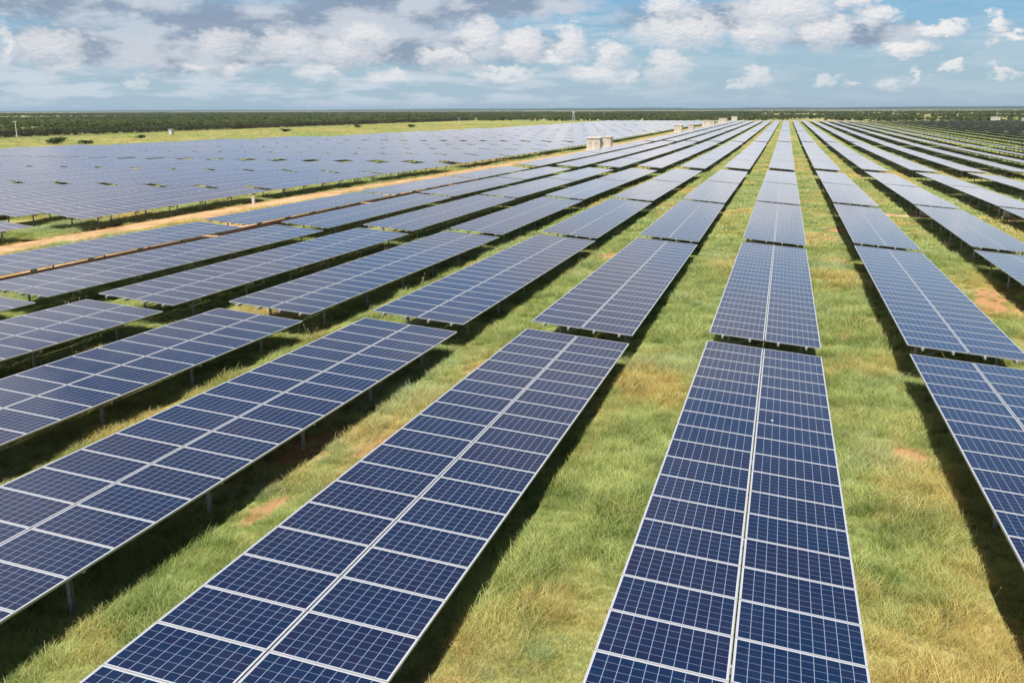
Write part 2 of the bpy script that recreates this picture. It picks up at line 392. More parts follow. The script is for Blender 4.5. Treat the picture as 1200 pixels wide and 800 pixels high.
def pv_mat():
    """polycrystalline module face: 10 x 6 cells, read from uv in whole modules"""
    m, t, bs = new_mat('photovoltaic_cells')
    uv = t.node('ShaderNodeUVMap'); uv.uv_map = 'UVMap'
    u, v, _ = t.sep(uv.outputs[0])[:3]
    LX, LY = 1.65, 1.01
    fu = t.math('FRACT', u); fv = t.math('FRACT', v)
    mx = t.math('MULTIPLY', fu, LX); my = t.math('MULTIPLY', fv, LY)
    ex = t.math('SUBTRACT', LX/2, t.math('ABSOLUTE', t.math('SUBTRACT', mx, LX/2)))   # distance to the module's short edge
    ey = t.math('SUBTRACT', LY/2, t.math('ABSOLUTE', t.math('SUBTRACT', my, LY/2)))
    frame = t.math('MAXIMUM', t.math('LESS_THAN', ex, 0.020), t.math('LESS_THAN', ey, 0.024))
    cw, ch = 0.1592, 0.1575
    cx = t.math('DIVIDE', t.math('SUBTRACT', mx, LX/2 - 5*cw), cw)
    cy = t.math('DIVIDE', t.math('SUBTRACT', my, LY/2 - 3*ch), ch)
    inx = t.math('LESS_THAN', t.math('ABSOLUTE', t.math('SUBTRACT', cx, 5)), 5.0)
    iny = t.math('LESS_THAN', t.math('ABSOLUTE', t.math('SUBTRACT', cy, 3)), 3.0)
    gx = t.math('GREATER_THAN', t.math('ABSOLUTE', t.math('SUBTRACT', t.math('FRACT', cx), 0.5)), 0.5 - 0.025)
    gy = t.math('GREATER_THAN', t.math('ABSOLUTE', t.math('SUBTRACT', t.math('FRACT', cy), 0.5)), 0.5 - 0.014)
    gap = t.math('MAXIMUM', gx, gy)
    inside = t.math('MULTIPLY', inx, iny)
    rnd = t.node('ShaderNodeObjectInfo').outputs['Random']
    wn = t.node('ShaderNodeTexWhiteNoise', noise_dimensions='4D')
    t.put(wn.inputs['Vector'], t.comb(t.math('FLOOR', cx), t.math('ADD', t.math('FLOOR', cy), t.math('MULTIPLY', t.math('FLOOR', v), 17)), t.math('FLOOR', u)))
    t.put(wn.inputs['W'], rnd)
    wm = t.node('ShaderNodeTexWhiteNoise', noise_dimensions='4D')
    t.put(wm.inputs['Vector'], t.comb(t.math('FLOOR', u), t.math('FLOOR', v), 0.0)); t.put(wm.inputs['W'], rnd)
    tint = t.math('MULTIPLY_ADD', wm.outputs['Value'], 0.35, t.math('MULTIPLY', wn.outputs['Value'], 0.38))
    cell = t.mix(tint, rgb(0.0006, 0.0145, 0.0520), rgb(0.0075, 0.0075, 0.0350))
    cry = t.node('ShaderNodeTexVoronoi'); cry.inputs['Scale'].default_value = 55
    t.put(cry.inputs['Vector'], t.comb(mx, my, rnd))
    k = t.math('MULTIPLY_ADD', t.sep(cry.outputs['Color'])[0], 0.35, 0.80)
    cell = t.vmath('MULTIPLY', cell, t.comb(k, k, k))
    line = t.mix(inside, rgb(0.46, 0.48, 0.52), rgb(0.20, 0.26, 0.36))
    lm = t.math('MAXIMUM', gap, t.math('SUBTRACT', 1.0, inside))
    c = t.mix(lm, cell, line)
    # a thin film of dust
    pos = t.node('ShaderNodeNewGeometry').outputs['Position']
    dn_ = t.noise(pos, 1.3, 5, 0.65)
    c = t.mix(t.ramp(dn_, 0.35, 0.8, 0.002, 0.014), c, rgb(0.45, 0.38, 0.30))
    c = t.mix(frame, c, rgb(0.52, 0.53, 0.55))
    t.l.new(c, bs.inputs['Base Color'])
    t.put(bs.inputs['Roughness'], t.math('MAXIMUM', t.ramp(dn_, 0.3, 0.8, 0.07, 0.16), t.math('MULTIPLY', frame, 0.42)))
    t.put(bs.inputs['Metallic'], t.math('MULTIPLY', frame, 0.35))
    bs.inputs['IOR'].default_value = 1.40
    # dust film: the flatter the line of sight, the longer its way through the film
    geo = t.node('ShaderNodeNewGeometry')
    cosv = t.math('MAXIMUM', t.math('ABSOLUTE', t.vmath('DOT_PRODUCT', geo.outputs['Incoming'], geo.outputs['Normal'])), 0.01)
    film = t.math('MINIMUM', 0.27, t.math('SUBTRACT', 1.0, t.math('POWER', 2.718, t.math('DIVIDE', -0.0024, t.math('POWER', cosv, 1.7)))))
    dif = t.node('ShaderNodeBsdfDiffuse'); dif.inputs[0].default_value = rgb(0.62, 0.58, 0.60)
    ms = t.node('ShaderNodeMixShader'); t.l.new(film, ms.inputs[0]); t.l.new(bs.outputs[0], ms.inputs[1]); t.l.new(dif.outputs[0], ms.inputs[2])
    t.l.new(ms.outputs[0], t.n['Material Output'].inputs[0])
    return m

def plain(name, c, rough=0.6, metal=0.0, var=0.25, scale=4.0):
    m, t, bs = new_mat(name)
    tc = t.node('ShaderNodeTexCoord').outputs['Object']
    n = t.noise(tc, scale, 6, 0.65)
    k = t.ramp(n, 0.3, 0.7, 1 - var, 1 + var*0.4)
    col = t.vmath('MULTIPLY', rgb(*c)[:3], t.comb(k, k, k))
    t.l.new(col, bs.inputs['Base Color'])
    bs.inputs['Roughness'].default_value = rough
    bs.inputs['Metallic'].default_value = metal
    return m

def leaf_mat(name, c0, c1):
    m, t, bs = new_mat(name)
    rnd = t.node('ShaderNodeObjectInfo').outputs['Random']
    isl = t.node('ShaderNodeNewGeometry').outputs['Random Per Island']
    pos = t.node('ShaderNodeNewGeometry').outputs['Position']
    big = t.noise(pos, 0.012, 4, 0.6)
    f = t.math('MULTIPLY_ADD', rnd, 0.45, t.math('MULTIPLY', isl, 0.35))
    f = t.math('MULTIPLY_ADD', t.math('SUBTRACT', big, 0.5), 1.5, f, clamp=True)
    c = t.mix(f, rgb(*c0), rgb(*c1))
    t.l.new(c, bs.inputs['Base Color']); bs.inputs['Roughness'].default_value = 0.7
    bs.inputs['Specular IOR Level'].default_value = 0.2
    tr = t.node('ShaderNodeBsdfTranslucent'); t.l.new(c, tr.inputs[0])
    mx = t.node('ShaderNodeMixShader'); mx.inputs[0].default_value = 0.25
    t.l.new(bs.outputs[0], mx.inputs[1]); t.l.new(tr.outputs[0], mx.inputs[2])
    t.l.new(mx.outputs[0], t.n['Material Output'].inputs[0])
    return m

M_GROUND = ground_mat(); M_BLADE = blade_mat(); M_SAND = sand_mat(); M_PV = pv_mat()
M_ALU = plain('aluminium_frame', (0.52, 0.53, 0.55), 0.40, 0.35, 0.10)
M_STEEL = plain('galvanised_steel', (0.40, 0.41, 0.42), 0.50, 0.15, 0.30, 9.0)
M_BACK = plain('module_backsheet', (0.24, 0.25, 0.26), 0.6, 0, 0.1)
M_CONC = plain('cream_concrete', (0.82, 0.76, 0.66), 0.85, 0, 0.10, 1.2)
M_ROOF = plain('roof_slab', (0.74, 0.70, 0.63), 0.8, 0, 0.2, 1.0)
M_DOOR = plain('painted_door', (0.72, 0.67, 0.59), 0.5, 0, 0.15)
M_WHITE = plain('white_paint', (0.78, 0.78, 0.76), 0.5, 0, 0.1)
M_GREYB = plain('grey_enclosure', (0.45, 0.46, 0.46), 0.5, 0.0, 0.15)
M_FENCE = plain('rusty_fence_wire', (0.085, 0.065, 0.060), 0.8, 0, 0.3, 0.3)
M_BARK = plain('bark', (0.13, 0.095, 0.065), 0.9, 0, 0.4, 6)
M_LEAF = leaf_mat('scrub_leaves', (0.038, 0.075, 0.018), (0.255, 0.260, 0.090))
M_LEAF2 = leaf_mat('bush_leaves', (0.050, 0.085, 0.022), (0.12, 0.17, 0.05))
M_HILL = plain('far_forest', (0.030, 0.050, 0.022), 0.95, 0, 0.4, 0.002)

# ------------------------------------------------------------------ ground sheet
def axis(core0, core1, step, far0, far1, grow=1.13):
    a = list(np.arange(core0, core1, step)); s = step; p = a[-1]
    while p < far1: s *= grow; p += s; a.append(min(p, far1))
    s = step; p = a[0]; b = []
    while p > far0: s *= grow; p -= s; b.append(max(p, far0))
    return np.array(b[::-1] + a)
gx = axis(-46, 30, 0.5, -13500, 13500, 1.09)
gy = axis(4, 90, 0.5, -13500, 13500, 1.05)
GX, GY = np.meshgrid(gx, gy)
GZ = gz(GX, GY)
nx, ny = len(gx), len(gy)
me = bpy.data.meshes.new('ground')
idx = np.arange(nx*ny).reshape(ny, nx)
quads = np.stack([idx[:-1, :-1], idx[:-1, 1:], idx[1:, 1:], idx[1:, :-1]], -1).reshape(-1, 4)
me.from_pydata(np.stack([GX, GY, GZ], -1).reshape(-1, 3), [], quads.tolist())
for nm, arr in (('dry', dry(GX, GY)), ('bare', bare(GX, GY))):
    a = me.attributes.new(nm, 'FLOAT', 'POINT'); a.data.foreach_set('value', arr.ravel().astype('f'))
me.materials.append(M_GROUND)
me.polygons.foreach_set('use_smooth', np.ones(len(quads), bool))
obj('ground', me, kind='structure')

for name, pts, hw in TRACKS:                    # worn sand, a centimetre above the meadow
    P = []
    step = 0.7 if hw < 5 else 8
    for (x0, y0), (x1, y1) in zip(pts[:-1], pts[1:]):
        n = max(1, int(math.hypot(x1-x0, y1-y0)/step))
        for i in range(n): P.append((x0+(x1-x0)*i/n, y0+(y1-y0)*i/n))
    P.append(pts[-1])
    P = np.array(P); T = np.gradient(P, axis=0); T /= np.linalg.norm(T, axis=1)[:, None]; N = np.stack([-T[:, 1], T[:, 0]], 1)
    s = np.arange(len(P))*step
    ends = np.minimum(1, np.minimum(np.arange(len(P)), np.arange(len(P))[::-1])/3 + 0.1)
    L = P + N*((hw + (vnoise(s, s*0, 2.2, 0) - 0.5)*hw*0.9)*ends)[:, None]
    Q = P - N*((hw + (vnoise(s, s*0 + 50, 2.2, 1) - 0.5)*hw*0.9)*ends)[:, None]
    rows = [L*(1-k) + Q*k for k in (0, .25, .5, .75, 1)]
    V = np.concatenate(rows); n = len(P)
    Z = gz(V[:, 0], V[:, 1]) + 0.012
    F = [(k*n+i, k*n+i+1, (k+1)*n+i+1, (k+1)*n+i) for k in range(4) for i in range(n-1)]
    me = bpy.data.meshes.new(name); me.from_pydata(np.column_stack([V, Z]).tolist(), [], F); me.materials.append(M_SAND)
    for p_ in me.polygons: p_.use_smooth = True
    o = obj(name, me, kind='structure')

# low wooded ridges on the horizon
def ridge(y0, depth, x0, x1, h0, h1, seed):
    xs = np.linspace(x0, x1, 260); V = []; F = []
    hh = (h0 + (h1-h0)*(xs-x0)/(x1-x0))*(0.55 + 0.9*fbm(xs, xs*0, 1500, seed % 5)) + 6*fbm(xs, xs*0+9, 130, (seed+1) % 5)
    prof = [(-1, 0.0), (-0.6, .55), (-0.2, .9), (0.1, 1.0), (0.6, .6), (1, 0)]
    for k, (p_, q_) in enumerate(prof):
        for i, xx in enumerate(xs): V.append((xx, y0 + p_*depth, hh[i]*q_ - (0.5 if q_ == 0 else 0)))
    n = len(xs)
    for k in range(len(prof)-1):
        for i in range(n-1): F.append((k*n+i, k*n+i+1, (k+1)*n+i+1, (k+1)*n+i))
    me = bpy.data.meshes.new('wooded_ridge'); me.from_pydata(V, [], F); me.materials.append(M_HILL)
    obj('wooded_ridge', me, kind='structure')
ridge(8200, 900, -9500, 5600, 4, 24, 1)
ridge(6800, 500, -3500, 4500, 2, 9, 2)

# haze: even air round the whole scene, top just above the lens
hb = MB(); hb.box((-14000, -14000, -1.2), (14000, 14000, 42.0))
hm = bpy.data.materials.new('air'); hm.use_nodes = True
t = NT(hm.node_tree); t.n.remove(t.n['Principled BSDF'])
vol = t.node('ShaderNodeVolumePrincipled'); vol.inputs['Color'].default_value = rgb(0.58, 0.78, 1.0)
vol.inputs['Density'].default_value = 0.00006; vol.inputs['Anisotropy'].default_value = 0.2
t.l.new(vol.outputs[0], t.n['Material Output'].inputs['Volume'])
HAZE = True
if HAZE:
    obj('haze', hb.mesh('haze', [hm]), kind='stuff')

# ------------------------------------------------------------------ solar tables
PITCH_X, MODL, NM = 5.68, 1.01, 22
TL = MODL*NM
A_IN, A_OUT = 0.012, 1.662
def plane_pt(a, yy, h, tau): return (a*math.cos(tau) - h*math.sin(tau), yy, TH + a*math.sin(tau) + h*math.cos(tau))
POST_Y = [(-2.5+i)*3.7 for i in range(6)]
# module frame with its lip, and the glazed cell sheet inside it (shared meshes)
def frame_mesh():
    b = MB(); hx, hy, w, th = 0.825, 0.499, 0.017, 0.04
    b.box((-hx, -hy, -th), (hx, -hy+w, 0)); b.box((-hx, hy-w, -th), (hx, hy, 0))
    b.box((-hx, -hy+w, -th), (-hx+w, hy-w, 0)); b.box((hx-w, -hy+w, -th), (hx, hy-w, 0))
    return b.mesh('module_frame', [M_ALU])
def sheet_mesh():
    b = MB(); hx, hy, z1, z0 = 0.808, 0.482, -0.004, -0.010
    U0, U1 = (0.825-hx)/1.65, 1-(0.825-hx)/1.65; V0, V1 = (0.505-hy)/1.01, 1-(0.505-hy)/1.01
    b.face([(-hx,-hy,z1),(hx,-hy,z1),(hx,hy,z1),(-hx,hy,z1)], 0, [(U0,V0),(U1,V0),(U1,V1),(U0,V1)])
    b.face([(-hx,hy,z0),(hx,hy,z0),(hx,-hy,z0),(-hx,-hy,z0)], 1)
    return b.mesh('cell_sheet', [M_PV, M_BACK])
FRAME, SHEET = frame_mesh(), sheet_mesh()

def strip(b, s, tau, mats=(0, 1, 2)):
    """one row of 22 modules as a slab: face, back, edges"""
    a0, a1 = (A_IN, A_OUT) if s > 0 else (-A_OUT, -A_IN)
    y0, y1 = -TL/2, TL/2
    P = lambda a, yy, h: plane_pt(a, yy, h, tau)
    b.face([P(a0,y0,0),P(a1,y0,0),P(a1,y1,0),P(a0,y1,0)], mats[0], [(0,0),(1,0),(1,NM),(0,NM)])
    b.face([P(a0,y1,-.04),P(a1,y1,-.04),P(a1,y0,-.04),P(a0,y0,-.04)], mats[1])
    for (p, q) in (((a0,y0),(a1,y0)),((a1,y0),(a1,y1)),((a1,y1),(a0,y1)),((a0,y1),(a0,y0))):
        b.face([P(*p,-.04),P(*q,-.04),P(*q,0),P(*p,0)], mats[2])
def purlin(b, a, tau, m=0):
    T = Matrix.Rotation(-tau, 4, 'Y'); T.translation = (0, 0, TH)
    b.box((a-.03, -TL/2-.10, -.115), (a+.03, TL/2+.10, -.042), m, T)
def cross(b, yy, tau, m=0):
    T = Matrix.Rotation(-tau, 4, 'Y'); T.translation = (0, yy, TH)
    b.box((-1.50, -.03, -.215), (1.50, .03, -.117), m, T)
def post(b, a, yy, tau, m=0, z0=-0.5):
    ztop = TH + a*math.sin(tau) - 0.217
    b.box((a-.035, yy-.030, z0), (a-.029, yy+.030, ztop), m)          # web and two flanges of a C section
    b.box((a-.029, yy-.030, z0), (a+.035, yy-.024, ztop), m)
    b.box((a-.029, yy+.024, z0), (a+.035, yy+.030, ztop), m)
def brace(b, yy, tau, m=0):
    b.bar((-1.10, yy+.06, 0.22), (0.15, yy+.06, TH - 0.24), .045, .03, m)
def one(fn, *a):
    b = MB(); fn(b, *a); return b.mesh(fn.__name__, [M_STEEL])

def make_table(tier, tau):
    root = obj('solar_table', None)
    if tier == 'far':
        b = MB()
        for s in (-1, 1): strip(b, s, tau)
        for yy in POST_Y:
            for a in (-1.14, 1.14): b.box((a-.05, yy-.035, -.5), (a+.05, yy+.035, TH + a*math.sin(tau) - .12), 3)
            cross(b, yy, tau, 3)
        bpy.data.objects.remove(root)
        return obj('solar_table', b.mesh('solar_table', [M_PV, M_BACK, M_ALU, M_STEEL]))
    if tier == 'near':
        for s in (-1, 1):
            ac = s*(A_IN + A_OUT)/2
            for i in range(NM):
                yy = -TL/2 + (i+.5)*MODL
                f = obj('solar_module', FRAME, root, plane_pt(ac, yy, 0, tau), (0, -tau, 0))
                obj('cell_sheet', SHEET, f)
    else:
        for s in (-1, 1):
            b = MB(); strip(b, s, tau); obj('module_row', b.mesh('module_row', [M_PV, M_BACK, M_ALU]), root)
    for a in (-1.24, -.42, .42, 1.24): obj('purlin', one(purlin, a, tau), root)
    for yy in POST_Y:
        if tier == 'near':
            obj('cross_beam', one(cross, yy, tau), root)
            obj('brace', one(brace, yy, tau), root)
        for a in (-1.14, 1.14): obj('post', one(post, a, yy, tau), root)
    if tier != 'near':
        for yy in POST_Y: obj('cross_beam', one(cross, yy, tau), root)
    return root

# where tables stand: near and far end of each, along y
SPANS = [(4.75, 26.97, 'a'), (27.6, 49.85, 'b'), (50.5, 72.75, 'c'), (73.35, 95.6, 'd'), (96.2, 118.45, 'e')]
yy = 123.2
k = 0
while yy < 655:
    SPANS.append((yy, yy + TL, 'x')); yy += TL + 0.62; k += 1
    if k % 5 == 0: yy += 4.2
SPANS_LEFT = [(22.7, 46.6, ''), (51.0, 75.0, ''), (76.3, 100.4, ''), (101.7, 125.0, '')]
yy = 129.6
while yy < 655: SPANS_LEFT.append((yy, yy+23.5, '')); yy += 24.9 + (3.0 if len(SPANS_LEFT) % 5 == 3 else 0)
Z_ENDS = {0: (-6.60, -6.92), 1: (-6.80, -7.05), 2: (-6.96, -7.10), 3: (-7.03, -7.28), 4: (-7.27, -7.52)}
ORD = 'nearest second third fourth fifth sixth seventh eighth ninth tenth eleventh twelfth thirteenth fourteenth fifteenth sixteenth seventeenth eighteenth nineteenth twentieth'.split()
ORD += ['twenty-' + w for w in 'first second third fourth fifth sixth seventh eighth ninth'.split()] + ['thirtieth'] + ['thirty-' + w for w in 'first second third fourth fifth sixth seventh eighth ninth'.split()]
NUM = ['first'] + ORD[1:]
TAU0 = -0.080
def tau_of(row): return TAU0 if row < 5 else (TAU0 - 0.008*(row - 4) if row < 9 else -0.27)

def project(p):
    d = Vector(p) - Vector((0, 0, CAMZ)); zc = d.dot(fw)
    if zc < 0.5: return None
    return (600 + F_PX*d.dot(rt)/zc, 400 - F_PX*d.dot(up)/zc, zc)
cands = []
def left_edge(y_): return float(np.interp(y_, [0, 160, 212, 275, 420, 660], [-158, -158, -154, -138, -127, -127]))
def add_row(row, xc, block):
    nvis = 0
    for j, (y0_, y1_, _) in enumerate(SPANS if block == 'main' else SPANS_LEFT):
        if block == 'left' and xc - 1.7 < left_edge((y0_+y1_)/2): continue
        tau = tau_of(row) if block == 'main' else -0.118
        if j in Z_ENDS and block == 'main': za, zb = Z_ENDS[j][0] + CAMZ, Z_ENDS[j][1] + CAMZ
        else: za, zb = zt(y0_), zt(y1_)
        
        # how large it shows: clip a fine grid of its face to the frame
        us = []; vis = False
        for a in (-1.66, 1.66):
            for f in np.linspace(0, 1, 8):
                p = project((xc + a, y0_ + (y1_-y0_)*f, za + (zb-za)*f + a*math.sin(tau)))
                if p and -6 < p[0] < 1206 and -6 < p[1] < 806: vis = True
                if p: us.append((min(max(p[0], 0), 1200), min(max(p[1], 0), 800), p[2]))
        if not vis:
            keep = False
            if us and j > 0:
                p = project((xc, (y0_+y1_)/2, za))
                keep = p is not None and -260 < p[0] < 1460
            if keep or (j == 0 and abs(row) < 8): cands.append(dict(row=row, j=j, x=xc, y0=y0_, y1=y1_, za=za, zb=zb, tau=tau, block=block, area=0, n=None, d=1e9))
            continue
        A = np.array(us); d = float(A[:, 2].min())
        P_ = A[:, :2]; c = P_.mean(0)
        order = np.argsort(np.arctan2(P_[:, 1]-c[1], P_[:, 0]-c[0])); P_ = P_[order]
        area = 0.5*abs(np.dot(P_[:, 0], np.roll(P_[:, 1], 1)) - np.dot(P_[:, 1], np.roll(P_[:, 0], 1)))
        cands.append(dict(row=row, j=j, x=xc, y0=y0_, y1=y1_, za=za, zb=zb, tau=tau, block=block, area=area, n=nvis, d=d))
        nvis += 1
for row in range(-6, 34): add_row(row, -0.2 + row*PITCH_X, 'main')
for i in range(21): add_row(i, -47.6 - i*PITCH_X, 'left')
shown = sorted([c for c in cands if c['n'] is not None], key=lambda c: -c['area'])
chosen, rest = shown[:300], shown[300:] + [c for c in cands if c['n'] is None]

def label_of(c):
    o = ORD[c['n']]; o = 'nearest the camera' if o == 'nearest' else o + ' from the camera'
    if c['block'] == 'left':
        r = 'row beyond the sandy track' if c['row'] == 0 else 'row beyond the sandy track'
        return f"solar table {o} in the {NUM[c['row']]} {r}"
    if c['row'] == 0: return f"solar table {o} in the central row pointing at the camera"
    side = 'left' if c['row'] < 0 else 'right'
    if c['row'] == -6: return f"solar table {o} in the row along the sandy track's near side"
    return f"solar table {o} in the {NUM[abs(c['row'])-1]} row {side} of the central row"
protos = {}
taus = sorted({round(c['tau'], 4) for c in cands})
def tier_of(c):
    if c['block'] == 'main' and c['y0'] < 53 and c['d'] < 62: return 'near'
    return 'mid' if c['d'] < 135 else 'far'
used = set()
jobs = {}
for c in chosen: jobs.setdefault((tier_of(c), round(c['tau'], 4)), []).append(c)
C0 = None
for (tier, tau), cs in jobs.items():
    proto = make_table(tier, tau)
    kids_of(proto)
    for i, c in enumerate(cs):
        o = proto if i == 0 else copy_tree(proto)
        jr = random.Random(c['row']*100 + c['j'] + (5000 if c['block'] == 'left' else 0))
        jz = jr.uniform(-.015, .015) if c['j'] > 0 else 0
        o.location = (c['x'], (c['y0']+c['y1'])/2, (c['za']+c['zb'])/2 - TH + jz)
        o.rotation_euler = (math.atan2(c['zb']-c['za'], c['y1']-c['y0']), jr.uniform(-.006, .006) if c['j'] > 1 else 0, 0)
        o.scale = (1, (c['y1']-c['y0'])/TL, 1)
        o['label'] = label_of(c); o['category'] = 'solar table'
        o['group'] = 'tables of solar panels left of the sandy track' if c['block'] == 'left' else 'tables of solar panels in the main field'
        if c['row'] == 0 and c['j'] == 0 and c['block'] == 'main': C0 = o
# a white speck of bird dropping on the nearest table of the central row
b = MB(); b.cyl((0, 0, 0), (0, 0, .002), .03, .025, 7)
if C0: obj('bird_dropping', b.mesh('bird_dropping', [M_WHITE]), C0, plane_pt(0.35, 4.35, -.003, TAU0), (0, -TAU0, 0))

# the remaining tables, too many and too small to be named one by one
def far_arrays(tau):
    b = MB()
    for s in (-1, 1): strip(b, s, tau)
    for yy_ in (POST_Y[0], POST_Y[2], POST_Y[4]):
        for a in (-1.14, 1.14): b.box((a-.05, yy_-.035, -.3), (a+.05, yy_+.035, TH + a*math.sin(tau) - .05), 3)
    return b
V, Fq, Mi, UV = [], [], [], []; base_i = 0
cache = {tt: far_arrays(tt) for tt in taus}
for c in rest:
    b = cache[round(c['tau'], 4)]
    v = np.array(b.v, float)
    v[:, 1] *= (c['y1']-c['y0'])/TL
    yy_ = v[:, 1].copy()
    sl = (c['zb']-c['za'])/(c['y1']-c['y0'])
    jt = random.Random(c['row']*77 + c['j']*3).uniform(-.008, .008)
    v[:, 2] += yy_*sl + v[:, 0]*jt + (c['za']+c['zb'])/2 - TH
    v[:, 0] += c['x']; v[:, 1] += (c['y0']+c['y1'])/2
    V.append(v); Fq.append(np.array(b.f) + base_i); Mi.append(np.array(b.m)); UV.append(np.array(b.uv)); base_i += len(v)
me = bpy.data.meshes.new('distant_tables')
me.from_pydata(np.concatenate(V).tolist(), [], np.concatenate(Fq).tolist())
for mm in (M_PV, M_BACK, M_ALU, M_STEEL): me.materials.append(mm)
me.polygons.foreach_set('material_index', np.concatenate(Mi).astype('i'))
ul = me.uv_layers.new(name='UVMap'); ul.data.foreach_set('uv', np.concatenate(UV).astype('f').ravel())
obj('distant_tables', me, kind='stuff', label='countless small solar tables filling the far field', category='solar tables')
print('tables', len(shown), 'in view; named', len(chosen), 'rest', len(rest))

# ------------------------------------------------------------------ buildings and small things
def cabin(label, loc, w, d, h, rz=0.0):
    r = thing('transformer_cabin', label, 'cabin', loc, (0, 0, rz), 'cream cabins along the sandy track')
    b = MB()
    b.box((-w/2, -d/2, -.3), (w/2, d/2, h)); obj('wall', b.mesh('wall', [M_CONC]), r)
    b = MB(); b.box((-w/2-.12, -d/2-.12, h+.002), (w/2+.12, d/2+.12, h+.16)); obj('roof', b.mesh('roof', [M_ROOF]), r)
    for s in (-1, 1):
        b = MB(); b.box((s*w*.24-w*.17, -d/2-.05, .15), (s*w*.24+w*.17, -d/2-.003, h*.82)); dd = obj('door', b.mesh('door', [M_DOOR]), r)
        b = MB()
        for q_ in range(5): b.box((s*w*.24-w*.11, -d/2-.075, h*.55+q_*.1), (s*w*.24+w*.11, -d/2-.052, h*.55+q_*.1+.05))
        obj('louvre', b.mesh('louvre', [M_ROOF]), dd)
    b = MB(); b.box((w/2+.003, -d*.3, h*.6), (w/2+.05, d*.3, h*.85)); obj('vent', b.mesh('vent', [M_DOOR]), r)
    b = MB(); b.box((-w/2-.3, -d/2-.3, -.3), (w/2+.3, d/2+.3, .12)); obj('plinth', b.mesh('plinth', [M_ROOF]), r)
    return r
def G(x_, y_): return (x_, y_, float(gz(x_, y_)))
cabin('larger cream cabin nearest the camera beside the sandy track', G(-40.9, 203), 2.9, 3.4, 2.6)
cabin('narrower cream cabin close behind the nearest one by the antenna mast', G(-40.3, 216), 1.7, 3.0, 2.5)
cabin('small pale cabin left of a pair halfway along the sandy track', G(-40.4, 366), 3.0, 5, 2.7)
cabin('small pale cabin right of a pair halfway along the sandy track', G(-37.8, 390), 2.2, 4, 2.6)
cabin('third cream cabin group along the track, far beyond the pair', G(-40.0, 505), 6.2, 5, 2.8)
cabin('distant cream cabin near the end of the sandy track', G(-39.0, 606), 5.0, 5, 3.0)
cabin('farthest cream cabin at the very end of the sandy track', G(-37.0, 700), 4.0, 5, 3.4)
cabin('distant white cabin beyond the dark rows at far right', G(134.5, 690), 5.5, 4, 3.0)['group'] = 'white cabins at the far right edge'
cabin('distant white cabin at the right edge of the picture', G(142.0, 640), 5.0, 4, 2.8)['group'] = 'white cabins at the far right edge'

def mast(name, label, cat, loc, h, head=True, r=.06):
    e = thing(name, label, cat, loc)
    b = MB(); b.cyl((0, 0, -.4), (0, 0, h), r, r*.6, 10); obj('pole', b.mesh('pole', [M_WHITE]), e)
    b = MB(); b.box((-.16, -.16, 0), (.16, .16, .12)); obj('foot_plate', b.mesh('foot_plate', [M_STEEL]), e)
    if head:
        b = MB(); b.bar((-.5, 0, h-.15), (.5, 0, h-.15), .07, .07); a = obj('arm', b.mesh('arm', [M_WHITE]), e)
        b = MB(); b.box((-.66, -.25, h-.28), (-.36, .25, h-.02)); b.box((.36, -.25, h-.28), (.66, .25, h-.02)); obj('camera_housing', b.mesh('camera_housing', [M_WHITE]), a)
    return e
mast('antenna_mast', 'thin white antenna mast rising between the two nearest cream cabins', 'mast', G(-39.9, 210), 5.2, False, .15)
mast('camera_pole', 'white camera pole before the dark fence at far left', 'pole', G(-252, 254), 5.6, True, .16)
mast('camera_pole', 'thin pale pole by the fence, left of the horizon tower', 'pole', G(-192, 533), 3.9, True, .14)
mast('camera_pole', 'thin white pole beside the distant cabin at far right', 'pole', G(134, 684), 7.0, False, .12)
# lattice tower on the horizon
e = thing('lattice_tower', 'pale lattice tower with a platform against the far scrub', 'tower', G(-166, 735))
def leg_mesh(sx, sy):
    b = MB(); b.bar((sx*1.1, sy*1.1, -.3), (sx*.55, sy*.55, 5.6), .14, .14); return b.mesh('leg', [M_WHITE])
for sx in (-1, 1):
    for sy in (-1, 1): obj('leg', leg_mesh(sx, sy), e)
b = MB()
for q_ in range(4):
    z0, z1 = q_*1.4, q_*1.4 + 1.4; w0, w1 = 1.1 - .55*z0/5.6, 1.1 - .55*z1/5.6
    for sy in (-1, 1): b.bar((-w0, sy*w0, z0), (w1, sy*w1, z1), .07, .07); b.bar((w0, sy*w0, z0), (-w1, sy*w1, z1), .07, .07)
obj('bracing', b.mesh('bracing', [M_WHITE]), e)
b = MB(); b.box((-.9, -.9, 5.6), (.9, .9, 5.75)); pf = obj('platform', b.mesh('platform', [M_GREYB]), e)
b = MB(); b.box((-.6, -.6, 5.752), (.6, .6, 7.2)); obj('cab', b.mesh('cab', [M_WHITE]), e)
